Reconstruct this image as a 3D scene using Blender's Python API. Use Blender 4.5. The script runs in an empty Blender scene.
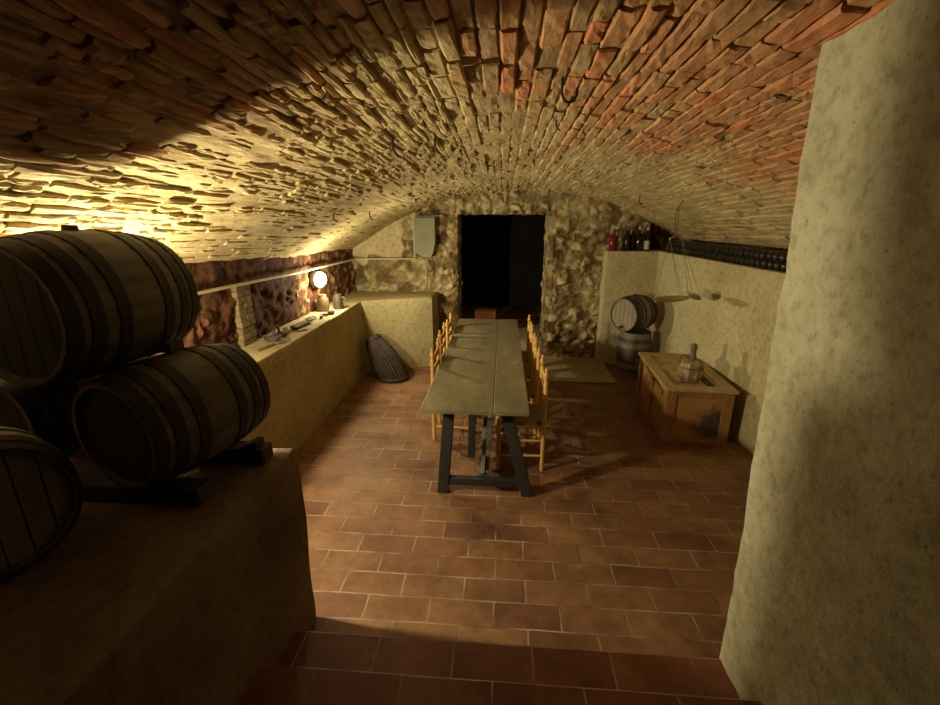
import bpy, math, random
from math import pi, sin, cos, radians, sqrt, asin
from mathutils import Vector, Matrix, noise

random.seed(7)
scene = bpy.context.scene
col = scene.collection

# ------------------------------------------------------------------ camera, world, exposure
camd = bpy.data.cameras.new('camera')
camd.sensor_width = 36; camd.lens = 440 / 940 * 36; camd.clip_start = 0.02
cam = bpy.data.objects.new('camera', camd); col.objects.link(cam)
cam.location = (0, 0, 2.05)
cam.rotation_euler = (radians(90 - 17), 0, radians(4.2))
scene.camera = cam
scene.view_settings.view_transform = 'Standard'
scene.view_settings.look = 'None'
scene.view_settings.gamma = 1
scene.view_settings.use_curve_mapping = False
scene.view_settings.exposure = 0.23
w = bpy.data.worlds.new('world'); scene.world = w; w.use_nodes = True
bg = w.node_tree.nodes['Background']
bg.inputs[0].default_value = (0.75, 0.68, 0.72, 1); bg.inputs[1].default_value = 0.009

LAMP_COL = (1.0, 0.89, 0.55)
LAMPS = {'near': ((-2.03, 1.915, 1.51), 178.0), 'far': ((-1.98, 5.02, 1.365), 100.0)}

# ------------------------------------------------------------------ tagging helpers
def tag(o, label, cat, group=None, kind=None):
    o['label'] = label; o['category'] = cat
    if group: o['group'] = group
    if kind: o['kind'] = kind
    return o

def empty(name, loc, rz=0.0):
    o = bpy.data.objects.new(name, None); o.empty_display_size = .1
    o.location = loc; o.rotation_euler = (0, 0, rz); col.objects.link(o)
    return o

def struct(o):
    o['kind'] = 'structure'; return o

def copy_tree(o, parent=None):
    c = o.copy(); col.objects.link(c)
    if parent is not None: c.parent = parent
    for ch in list(o.children): copy_tree(ch, c)
    return c

# ------------------------------------------------------------------ mesh collector
class MB:
    def __init__(s): s.v = []; s.f = []; s.a = []
    def add(s, vs, fs, t=None):
        b = len(s.v); s.v += [tuple(p) for p in vs]; s.f += [tuple(i + b for i in f) for f in fs]
        s.a += [t if t is not None else 0.5] * len(vs)
    def box(s, c, size, M=None, bev=0.0, t=None, jit=0):
        x, y, z = [d / 2 for d in size]
        vs = []
        if bev <= 0:
            for i in (-1, 1):
                for j in (-1, 1):
                    for k in (-1, 1): vs.append(Vector((i * x, j * y, k * z)))
            fs = [(0, 1, 3, 2), (4, 6, 7, 5), (0, 4, 5, 1), (2, 3, 7, 6), (0, 2, 6, 4), (1, 5, 7, 3)]
        else:
            b = bev; idx = {}
            for i in (-1, 1):
                for j in (-1, 1):
                    for k in (-1, 1):
                        idx[i, j, k, 0] = len(vs); vs.append(Vector((i * x, j * (y - b), k * (z - b))))
                        idx[i, j, k, 1] = len(vs); vs.append(Vector((i * (x - b), j * y, k * (z - b))))
                        idx[i, j, k, 2] = len(vs); vs.append(Vector((i * (x - b), j * (y - b), k * z)))
            fs = []
            for a in (-1, 1):
                fs.append([idx[a, j, k, 0] for j, k in ((-1, -1), (1, -1), (1, 1), (-1, 1))][::a])
                fs.append([idx[i, a, k, 1] for i, k in ((-1, -1), (-1, 1), (1, 1), (1, -1))][::a])
                fs.append([idx[i, j, a, 2] for i, j in ((-1, -1), (1, -1), (1, 1), (-1, 1))][::a])
            for a in (-1, 1):
                for b2 in (-1, 1):
                    fs.append([idx[a, b2, -1, 0], idx[a, b2, 1, 0], idx[a, b2, 1, 1], idx[a, b2, -1, 1]])
                    fs.append([idx[a, -1, b2, 0], idx[a, 1, b2, 0], idx[a, 1, b2, 2], idx[a, -1, b2, 2]])
                    fs.append([idx[-1, a, b2, 1], idx[1, a, b2, 1], idx[1, a, b2, 2], idx[-1, a, b2, 2]])
            for i in (-1, 1):
                for j in (-1, 1):
                    for k in (-1, 1): fs.append([idx[i, j, k, q] for q in range(3)])
        if jit: vs = [v + Vector([random.uniform(-jit, jit) for _ in range(3)]) for v in vs]
        c = Vector(c)
        vs = [(M @ v if M else v) + c for v in vs]
        s.add(vs, fs, t)
    def beam(s, p, q, w, h, up=(0, 0, 1), bev=0.0, t=None):
        p, q = Vector(p), Vector(q); d = (q - p); L = d.length; d.normalize()
        x = d.cross(Vector(up)); x.normalize(); z = x.cross(d)
        M = Matrix((x, d, z)).transposed()
        s.box((p + q) / 2, (w, L, h), M, bev, t)
    def tube(s, pts, r, n=10, caps=True, t=None, closed=False):
        pts = [Vector(p) for p in pts]; m = len(pts)
        rr = r if isinstance(r, (list, tuple)) else [r] * m
        vs = []; prev = None
        for i, p in enumerate(pts):
            if closed: d = pts[(i + 1) % m] - pts[i - 1]
            else: d = pts[min(i + 1, m - 1)] - pts[max(i - 1, 0)]
            if d.length < 1e-9: d = Vector((0, 0, 1))
            d.normalize()
            if prev is None:
                u = d.cross(Vector((0, 0, 1)))
                if u.length < .05: u = d.cross(Vector((1, 0, 0)))
            else: u = prev - d * prev.dot(d)
            u.normalize(); prev = u; v = d.cross(u)
            for k in range(n):
                a = 2 * pi * k / n; vs.append(p + (u * cos(a) + v * sin(a)) * rr[i])
        fs = []
        for i in range(m if closed else m - 1):
            j = (i + 1) % m
            for k in range(n): fs.append((i * n + k, i * n + (k + 1) % n, j * n + (k + 1) % n, j * n + k))
        if caps and not closed:
            fs.append(tuple(reversed(range(n)))); fs.append(tuple((m - 1) * n + k for k in range(n)))
        s.add(vs, fs, t)
    def lathe(s, prof, n=32, M=None, c=(0, 0, 0), t=None, rf=None):
        """prof = [(r, z)], around local Z"""
        vs = []; fs = []; m = len(prof); c = Vector(c)
        for r, z in prof:
            for k in range(n):
                a = 2 * pi * k / n; q = r * (rf(k, z) if rf else 1)
                p = Vector((q * cos(a), q * sin(a), z)); vs.append((M @ p if M else p) + c)
        for i in range(m - 1):
            for k in range(n): fs.append((i * n + k, i * n + (k + 1) % n, (i + 1) * n + (k + 1) % n, (i + 1) * n + k))
        if prof[0][0] > 1e-6: fs.append(tuple(reversed(range(n))))
        if prof[-1][0] > 1e-6: fs.append(tuple((m - 1) * n + k for k in range(n)))
        s.add(vs, fs, t)
    def build(s, name, mat, parent=None, smooth=False, loc=None):
        me = bpy.data.meshes.new(name)
        me.from_pydata(s.v, [], s.f)
        at = me.attributes.new('tint', 'FLOAT', 'POINT'); at.data.foreach_set('value', [float(a) for a in s.a])
        me.validate(); me.update()
        import bmesh
        bm = bmesh.new(); bm.from_mesh(me); bmesh.ops.recalc_face_normals(bm, faces=bm.faces)
        bm.to_mesh(me); bm.free()
        if smooth:
            me.polygons.foreach_set('use_smooth', [True] * len(me.polygons))
            try: me.set_sharp_from_angle(angle=radians(40))
            except Exception: pass
        me.materials.append(mat)
        o = bpy.data.objects.new(name, me); col.objects.link(o)
        if parent is not None: o.parent = parent
        if loc is not None: o.location = loc
        return o

# ------------------------------------------------------------------ materials
def new_mat(name):
    m = bpy.data.materials.new(name); m.use_nodes = True
    nt = m.node_tree; b = nt.nodes['Principled BSDF']
    return m, nt, b

def N(nt, kind, **kw):
    n = nt.nodes.new(kind)
    for k, v in kw.items():
        if k.startswith('i_'):
            key = k[2:]; key = int(key) if key.isdigit() else key.replace('_', ' ')
            n.inputs[key].default_value = v
        else: setattr(n, k, v)
    return n

def ramp(nt, stops, src):
    r = nt.nodes.new('ShaderNodeValToRGB'); e = r.color_ramp.elements
    while len(e) < len(stops): e.new(.5)
    for el, (p, c) in zip(e, stops):
        el.position = p; el.color = (c[0], c[1], c[2], 1)
    nt.links.new(src, r.inputs[0]); return r

def mix(nt, fac, a, b, mode='MIX'):
    m = nt.nodes.new('ShaderNodeMix'); m.data_type = 'RGBA'; m.blend_type = mode
    for sock, val in ((m.inputs[0], fac), (m.inputs[6], a), (m.inputs[7], b)):
        if hasattr(val, 'links'): nt.links.new(val, sock)
        elif isinstance(val, (int, float)): sock.default_value = val
        else: sock.default_value = (val[0], val[1], val[2], 1)
    return m.outputs[2]

def coords(nt, scale=(1, 1, 1), obj=False):
    tc = N(nt, 'ShaderNodeTexCoord')
    mp = N(nt, 'ShaderNodeMapping'); mp.inputs['Scale'].default_value = scale
    nt.links.new(tc.outputs['Object'], mp.inputs[0]); return mp.outputs[0]

def nz(nt, co, scale, detail=6, rough=.6, out='Fac', dist=0.0):
    n = N(nt, 'ShaderNodeTexNoise'); n.inputs['Scale'].default_value = scale
    n.inputs['Detail'].default_value = detail; n.inputs['Roughness'].default_value = rough
    n.inputs['Distortion'].default_value = dist
    nt.links.new(co, n.inputs['Vector']); return n.outputs[out]

def bump(nt, b, h, strength=.5, dist=.01, prev=None):
    n = N(nt, 'ShaderNodeBump'); n.inputs['Strength'].default_value = strength; n.inputs['Distance'].default_value = dist
    nt.links.new(h, n.inputs['Height'])
    if prev is not None: nt.links.new(prev, n.inputs['Normal'])
    nt.links.new(n.outputs[0], b.inputs['Normal']); return n.outputs[0]

def mat_noise(name, stops, scale=4, stretch=(1, 1, 1), rough=.8, bscale=40, bstr=.4, bdist=.004, metal=0, detail=7, spec=.5, fine=None):
    m, nt, b = new_mat(name); co = coords(nt, stretch)
    c = ramp(nt, stops, nz(nt, co, scale, detail)).outputs[0]
    if fine: c = mix(nt, fine, c, ramp(nt, [(.3, (.35, .35, .35)), (.7, (1.3, 1.3, 1.3))], nz(nt, co, scale * 9, 4)).outputs[0], 'MULTIPLY')
    nt.links.new(c, b.inputs['Base Color'])
    b.inputs['Roughness'].default_value = rough; b.inputs['Metallic'].default_value = metal
    b.inputs['Specular IOR Level'].default_value = spec
    if bstr: bump(nt, b, nz(nt, co, bscale, 5), bstr, bdist)
    return m

def mat_plaster(name, base, dark, light, patch=1.4, pits=0.35, bd=.006):
    m, nt, b = new_mat(name); co = coords(nt)
    n1 = nz(nt, co, patch, 8, .62)
    c = ramp(nt, [(.28, dark), (.48, base), (.68, light)], n1).outputs[0]
    n2 = nz(nt, co, 22, 5, .7)
    c = mix(nt, .55, c, ramp(nt, [(.34, (.48, .45, .38)), (.5, (.95, .95, .95)), (.7, (1.2, 1.18, 1.12))], n2).outputs[0], 'MULTIPLY')
    v = N(nt, 'ShaderNodeTexVoronoi'); v.inputs['Scale'].default_value = 34; nt.links.new(co, v.inputs['Vector'])
    pr = ramp(nt, [(.0, (.30, .27, .2)), (.2, (1, 1, 1))], v.outputs['Distance'])
    n3 = nz(nt, co, 5, 3); gate = ramp(nt, [(.44, (0, 0, 0)), (.6, (1, 1, 1))], n3).outputs[0]
    gm = N(nt, 'ShaderNodeMath', operation='MULTIPLY'); nt.links.new(gate, gm.inputs[0]); gm.inputs[1].default_value = pits
    c = mix(nt, gm.outputs[0], c, mix(nt, 1.0, c, pr.outputs[0], 'MULTIPLY'))
    nt.links.new(c, b.inputs['Base Color']); b.inputs['Roughness'].default_value = .92
    b.inputs['Specular IOR Level'].default_value = .2
    p = bump(nt, b, nz(nt, co, 60, 6, .7), .55, bd)
    bump(nt, b, nz(nt, co, 9, 4), .5, bd * 2.2, p)
    return m

M_concrete = mat_plaster('pillar_render', (.40, .365, .24), (.235, .20, .13), (.49, .455, .32), 1.7, .9, .008)
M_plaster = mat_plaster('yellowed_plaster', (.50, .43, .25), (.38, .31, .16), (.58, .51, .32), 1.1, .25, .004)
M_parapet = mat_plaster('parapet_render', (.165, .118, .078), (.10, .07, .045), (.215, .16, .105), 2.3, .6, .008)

def mat_floor(name='terracotta_tiles', row=.163, red=False):
    m, nt, b = new_mat(name)
    tc = N(nt, 'ShaderNodeTexCoord'); co = tc.outputs['Object']
    dn = N(nt, 'ShaderNodeTexNoise'); dn.inputs['Scale'].default_value = 5; nt.links.new(co, dn.inputs['Vector'])
    mm = N(nt, 'ShaderNodeVectorMath', operation='MULTIPLY_ADD')
    nt.links.new(dn.outputs['Color'], mm.inputs[0]); mm.inputs[1].default_value = (.016, .016, 0); nt.links.new(co, mm.inputs[2])
    br = N(nt, 'ShaderNodeTexBrick'); br.offset = .5; br.squash = 1
    br.inputs['Scale'].default_value = 1; br.inputs['Brick Width'].default_value = .355; br.inputs['Row Height'].default_value = row
    br.inputs['Mortar Size'].default_value = .005; br.inputs['Mortar Smooth'].default_value = .3
    br.inputs['Color1'].default_value = (0, 0, 0, 1); br.inputs['Color2'].default_value = (1, 1, 1, 1); br.inputs['Mortar'].default_value = (.5, .5, .5, 1)
    nt.links.new(mm.outputs[0], br.inputs['Vector'])
    c = ramp(nt, [(0, (.135, .055, .030)), (.3, (.185, .088, .040)), (.6, (.205, .104, .050)), (1, (.165, .072, .036))], br.outputs['Color']).outputs[0]
    if red: c = mix(nt, .6, c, (.17, .045, .03))
    n1 = nz(nt, co, 2.2, 7, .65)
    c = mix(nt, 1.0, c, ramp(nt, [(.3, (.50, .42, .38)), (.5, (1, 1, 1)), (.7, (1.35, 1.4, 1.4))], n1).outputs[0], 'MULTIPLY')
    n2 = nz(nt, co, 14, 6, .7)
    c = mix(nt, .5, c, ramp(nt, [(.35, (.6, .56, .52)), (.6, (1.1, 1.1, 1.1))], n2).outputs[0], 'MULTIPLY')
    g = nz(nt, co, 3.2, 5); gr = ramp(nt, [(.38, (.10, .06, .033)), (.64, (.36, .27, .18))], g).outputs[0]
    c = mix(nt, br.outputs['Fac'], c, gr)
    nt.links.new(c, b.inputs['Base Color'])
    rr = N(nt, 'ShaderNodeMapRange'); nt.links.new(n2, rr.inputs[0]); rr.inputs[3].default_value = .42; rr.inputs[4].default_value = .72
    nt.links.new(rr.outputs[0], b.inputs['Roughness']); b.inputs['Specular IOR Level'].default_value = .35
    inv = N(nt, 'ShaderNodeMath', operation='SUBTRACT'); inv.inputs[0].default_value = 1; nt.links.new(br.outputs['Fac'], inv.inputs[1])
    p = bump(nt, b, inv.outputs[0], .5, .003); bump(nt, b, n2, .5, .003, p)
    return m
M_floor = mat_floor(); M_steps = mat_floor('step_tiles', .285, True)

def mat_masonry(name, ramp_stops, plaster, gate=(.5, .6), gs=1.3, streak=(1, 1, 1), pscale=3):
    """brick or rubble whose colour follows the per-stone tint, with lime smeared over by noise"""
    m, nt, b = new_mat(name); co = coords(nt, streak)
    a = N(nt, 'ShaderNodeAttribute'); a.attribute_name = 'tint'
    c = ramp(nt, ramp_stops, a.outputs['Fac']).outputs[0]
    n2 = nz(nt, co, 18, 6, .75)
    c = mix(nt, .8, c, ramp(nt, [(.3, (.45, .42, .4)), (.52, (1, 1, 1)), (.75, (1.35, 1.3, 1.2))], n2).outputs[0], 'MULTIPLY')
    g = ramp(nt, [(gate[0], (0, 0, 0)), (gate[1], (1, 1, 1))], nz(nt, co, gs, 9, .72)).outputs[0]
    pl = mix(nt, .6, plaster, ramp(nt, [(.3, (.5, .45, .4)), (.6, (1.15, 1.15, 1.15))], nz(nt, co, pscale, 8, .7)).outputs[0], 'MULTIPLY')
    c = mix(nt, g, c, pl)
    nt.links.new(c, b.inputs['Base Color']); b.inputs['Roughness'].default_value = .95; b.inputs['Specular IOR Level'].default_value = .15
    p = bump(nt, b, n2, .8, .012); bump(nt, b, nz(nt, co, 70, 5, .7), .5, .004, p)
    return m
BRICK_STOPS = [(0, (.20, .13, .075)), (.2, (.30, .20, .11)), (.4, (.38, .25, .125)), (.55, (.46, .25, .12)), (.75, (.50, .255, .12)), (1, (.54, .21, .095))]
def mat_vault():
    m, nt, b = new_mat('vault_brick'); tc = N(nt, 'ShaderNodeTexCoord'); co = tc.outputs['Object']
    a = N(nt, 'ShaderNodeAttribute'); a.attribute_name = 'tint'
    c = ramp(nt, BRICK_STOPS, a.outputs['Fac']).outputs[0]
    mp = N(nt, 'ShaderNodeMapping'); mp.inputs['Scale'].default_value = (1, .35, 1); nt.links.new(co, mp.inputs[0]); cs = mp.outputs[0]
    n2 = nz(nt, cs, 16, 7, .75)
    c = mix(nt, .85, c, ramp(nt, [(.3, (.4, .38, .36)), (.52, (1, 1, 1)), (.78, (1.4, 1.35, 1.25))], n2).outputs[0], 'MULTIPLY')
    # lime wash and dirt: more of it towards the far end and the left haunch
    sx = N(nt, 'ShaderNodeSeparateXYZ'); nt.links.new(co, sx.inputs[0])
    ry = N(nt, 'ShaderNodeMapRange'); nt.links.new(sx.outputs[1], ry.inputs[0]); ry.inputs[1].default_value = 1.2; ry.inputs[2].default_value = 4.2; ry.inputs[3].default_value = -.16; ry.inputs[4].default_value = .13
    rx = N(nt, 'ShaderNodeMapRange'); nt.links.new(sx.outputs[0], rx.inputs[0]); rx.inputs[1].default_value = -.6; rx.inputs[2].default_value = .3; rx.inputs[3].default_value = .17; rx.inputs[4].default_value = 0
    s1 = N(nt, 'ShaderNodeMath', operation='ADD'); nt.links.new(ry.outputs[0], s1.inputs[0]); nt.links.new(rx.outputs[0], s1.inputs[1])
    s2 = N(nt, 'ShaderNodeMath', operation='ADD'); nt.links.new(s1.outputs[0], s2.inputs[0]); nt.links.new(nz(nt, cs, 1.7, 9, .72), s2.inputs[1])
    g = ramp(nt, [(.46, (0, 0, 0)), (.60, (.85, .85, .85))], s2.outputs[0]).outputs[0]
    pl = mix(nt, .7, (.52, .42, .225), ramp(nt, [(.32, (.5, .42, .34)), (.6, (1.15, 1.15, 1.15))], nz(nt, cs, 6, 8, .72)).outputs[0], 'MULTIPLY')
    c = mix(nt, g, c, pl)
    nt.links.new(c, b.inputs['Base Color']); b.inputs['Roughness'].default_value = .95; b.inputs['Specular IOR Level'].default_value = .12
    p = bump(nt, b, n2, .9, .012); bump(nt, b, nz(nt, co, 75, 5, .7), .5, .004, p)
    return m
M_vault = mat_vault()
M_rubble = mat_masonry('rubble_masonry', [(0, (.17, .12, .055)), (.3, (.36, .275, .14)), (.7, (.56, .44, .24)), (1, (.64, .54, .33))], (.50, .41, .23), (.54, .70), 1.2)
M_redwall = mat_masonry('red_stone_wall', [(0, (.05, .020, .010)), (.35, (.09, .036, .017)), (.65, (.13, .054, .025)), (.8, (.24, .165, .08)), (1, (.33, .25, .13))], (.17, .10, .045), (.56, .70), 1.8)
M_pier = mat_masonry('pale_brick', [(0, (.14, .095, .045)), (1, (.20, .15, .075))], (.22, .17, .09), (.6, .7), 2)
M_shade_stone = mat_noise('passage_stone', [(.3, (.012, .010, .008)), (.7, (.035, .028, .02))], 3, rough=.95, bscale=12, bdist=.02)  # near-black: the darkness of the passage is put into the stone colour
M_slab = mat_plaster('cement_slab', (.36, .28, .165), (.26, .19, .10), (.42, .34, .21), 1.6, .2, .003)
M_red_step = mat_noise('red_brick_step', [(.3, (.20, .06, .025)), (.7, (.30, .10, .045))], 8, rough=.9, bscale=30)
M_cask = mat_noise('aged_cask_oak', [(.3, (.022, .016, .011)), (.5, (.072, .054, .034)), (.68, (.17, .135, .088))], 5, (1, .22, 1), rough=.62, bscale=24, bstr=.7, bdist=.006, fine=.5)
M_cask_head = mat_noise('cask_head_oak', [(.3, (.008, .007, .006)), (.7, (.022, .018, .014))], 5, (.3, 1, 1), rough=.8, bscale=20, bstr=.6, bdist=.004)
M_cask_grey = mat_noise('dusty_cask_head', [(.3, (.10, .085, .065)), (.7, (.21, .18, .14))], 4, (1, 1, .4), rough=.9, bscale=20, bstr=.6, bdist=.004)
M_smallcask = mat_noise('small_cask_oak', [(.25, (.10, .085, .055)), (.75, (.26, .22, .145))], 6, (1, .25, 1), rough=.7, bscale=25, bstr=.5)
M_smallhead = mat_noise('small_cask_head', [(.3, (.22, .18, .115)), (.7, (.34, .29, .19))], 6, (1, 1, .3), rough=.75, bscale=25, bstr=.4)
M_darkcask = mat_noise('dark_cask_oak', [(.25, (.035, .026, .02)), (.75, (.09, .065, .045))], 6, (1, 1, .25), rough=.6, bscale=25, bstr=.5)
M_hoop = mat_noise('rusty_hoop_iron', [(.3, (.014, .011, .008)), (.7, (.038, .026, .018))], 12, rough=.65, bscale=60, bstr=.4, metal=.4)
M_blackiron = mat_noise('black_iron', [(.3, (.018, .015, .012)), (.7, (.05, .04, .032))], 12, rough=.6, bscale=60, bstr=.4, metal=.5)
M_tabletop = mat_noise('worn_grey_green_board', [(.3, (.13, .108, .06)), (.47, (.185, .155, .088)), (.58, (.22, .185, .11)), (.70, (.40, .33, .20))], 3.0, (1, .45, 1), rough=.55, bscale=30, bstr=.35, bdist=.003, fine=.35)
M_tableleg = mat_noise('dark_table_leg', [(.3, (.010, .009, .009)), (.7, (.026, .022, .02))], 6, (1, 1, .3), rough=.6, bscale=30, bstr=.3)
M_brace = mat_noise('grey_board', [(.3, (.075, .07, .05)), (.7, (.17, .155, .11))], 6, (1, 1, .3), rough=.7, bscale=30, bstr=.3)
M_chair = mat_noise('honey_pine', [(.3, (.46, .235, .06)), (.7, (.60, .345, .105))], 8, (1, 1, .2), rough=.45, bscale=50, bstr=.15, bdist=.002)
def mat_rush():
    m, nt, b = new_mat('woven_rush'); co = coords(nt)
    wv = N(nt, 'ShaderNodeTexWave'); wv.inputs['Scale'].default_value = 32; wv.inputs['Distortion'].default_value = 1.2; wv.bands_direction = 'Y'
    nt.links.new(co, wv.inputs['Vector'])
    c = ramp(nt, [(.2, (.17, .10, .04)), (.8, (.40, .29, .13))], wv.outputs['Fac']).outputs[0]
    nt.links.new(c, b.inputs['Base Color']); b.inputs['Roughness'].default_value = .8; bump(nt, b, wv.outputs['Fac'], .7, .006); return m
M_rush = mat_rush()
M_trunk = mat_noise('orange_brown_trunk_wood', [(.25, (.17, .075, .025)), (.5, (.30, .135, .045)), (.75, (.38, .19, .065))], 4, (1, 1, .3), rough=.6, bscale=30, bstr=.3, fine=.4)
M_trunk_panel = mat_noise('trunk_panel_wood', [(.25, (.24, .115, .035)), (.6, (.40, .205, .07)), (.8, (.45, .25, .095))], 3, (.4, 1, 1), rough=.6, bscale=30, bstr=.3, fine=.4)
def mat_lid(name, lo, hi):
    return mat_noise(name, [(.3, lo), (.7, hi)], 3, (1, .3, 1), rough=.6, bscale=30, bstr=.3, fine=.3)
M_lid_frame = mat_lid('lid_frame_wood', (.36, .24, .10), (.52, .38, .18))
M_lid_panel = mat_lid('lid_panel_wood', (.40, .27, .11), (.56, .41, .19))
M_stained = None
def mat_stain():
    m, nt, b = new_mat('stained_trunk_end'); tc = N(nt, 'ShaderNodeTexCoord'); co = tc.outputs['Object']
    n1 = nz(nt, co, 4, 6); c = ramp(nt, [(.25, (.24, .11, .035)), (.7, (.41, .20, .065))], n1).outputs[0]
    d = N(nt, 'ShaderNodeVectorMath', operation='DISTANCE'); nt.links.new(co, d.inputs[0]); d.inputs[1].default_value = (.15, -.58, .17)
    a = N(nt, 'ShaderNodeMath', operation='MULTIPLY_ADD'); nt.links.new(nz(nt, co, 9, 6, .8), a.inputs[0]); a.inputs[1].default_value = .5; nt.links.new(d.outputs['Value'], a.inputs[2])
    g = ramp(nt, [(.34, (1, 1, 1)), (.48, (0, 0, 0))], a.outputs[0]).outputs[0]
    c = mix(nt, g, c, (.045, .03, .022)); nt.links.new(c, b.inputs['Base Color']); b.inputs['Roughness'].default_value = .6
    bump(nt, b, n1, .3, .004); return m
M_stained = mat_stain()
M_jug = mat_noise('jug_wood', [(.35, (.15, .10, .05)), (.62, (.44, .34, .20))], 16, (1, 1, .4), rough=.6, bscale=30, bstr=.4)
M_jug_dark = mat_noise('jug_dark_wood', [(.3, (.10, .065, .03)), (.7, (.24, .17, .09))], 9, rough=.6, bscale=30, bstr=.3)
M_basket = mat_noise('dark_basket_cane', [(.3, (.014, .008, .006)), (.7, (.055, .030, .019))], 9, (1, 1, .5), rough=.8, bscale=40, bstr=.4)
M_brass = mat_noise('dull_brass_pan', [(.3, (.30, .23, .11)), (.7, (.45, .36, .18))], 8, rough=.45, bscale=30, bstr=.2, metal=.3)
M_cord = mat_noise('thin_cord', [(.3, (.10, .08, .045)), (.7, (.2, .16, .09))], 8, rough=.8, bstr=0)
M_pipe = mat_noise('pale_conduit', [(.3, (.45, .40, .28)), (.7, (.58, .52, .38))], 5, rough=.4, bstr=0)
M_box = mat_noise('grey_green_panel', [(.3, (.16, .15, .085)), (.7, (.22, .205, .12))], 5, rough=.6, bscale=20, bstr=.2)
M_rust = mat_noise('rusty_tool', [(.3, (.035, .02, .013)), (.7, (.11, .06, .035))], 14, rough=.75, bscale=60, bstr=.5, metal=.2)
M_stick = mat_noise('dark_stick', [(.3, (.09, .05, .025)), (.7, (.2, .12, .06))], 14, rough=.75, bscale=60, bstr=.3)
M_timber = mat_noise('black_bearer_timber', [(.3, (.02, .016, .012)), (.7, (.06, .045, .032))], 6, (.3, 1, 1), rough=.8, bscale=20, bstr=.6)
M_tin = mat_noise('dull_tin', [(.3, (.05, .038, .022)), (.7, (.11, .085, .05))], 8, rough=.5, bstr=.2, metal=.4)

def mat_glass(name, colr, rough=.12, coat=0.0):
    m, nt, b = new_mat(name); b.inputs['Base Color'].default_value = (*colr, 1)
    b.inputs['Roughness'].default_value = rough; b.inputs['IOR'].default_value = 1.5
    b.inputs['Transmission Weight'].default_value = .25; return m
M_wine = mat_glass('dark_wine_glass', (.012, .008, .008)); M_red = mat_glass('red_glass', (.22, .012, .01)); 
M_clear = mat_glass('pale_clear_glass', (.42, .36, .20)); M_clear.node_tree.nodes['Principled BSDF'].inputs['Transmission Weight'].default_value = .8
M_dusty = mat_noise('dusty_bottle', [(.35, (.006, .005, .004)), (.7, (.026, .02, .015))], 14, rough=.3, bstr=0)
M_label = mat_noise('paper_label', [(.3, (.50, .44, .32)), (.7, (.62, .56, .42))], 20, rough=.8, bstr=0)
M_capsule = mat_noise('bottle_capsule', [(.3, (.05, .02, .02)), (.7, (.10, .05, .04))], 20, rough=.4, bstr=0)
M_cap_grey = mat_noise('grey_capsule', [(.3, (.30, .27, .22)), (.7, (.4, .36, .30))], 20, rough=.4, bstr=0)

def mat_emit(name, colr, s):
    m, nt, b = new_mat(name); b.inputs['Base Color'].default_value = (.8, .75, .6, 1)
    b.inputs['Emission Color'].default_value = (*colr, 1); b.inputs['Emission Strength'].default_value = s; return m
M_bulb = mat_emit('lit_lamp_glass', (1, .88, .55), 14)

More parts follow.
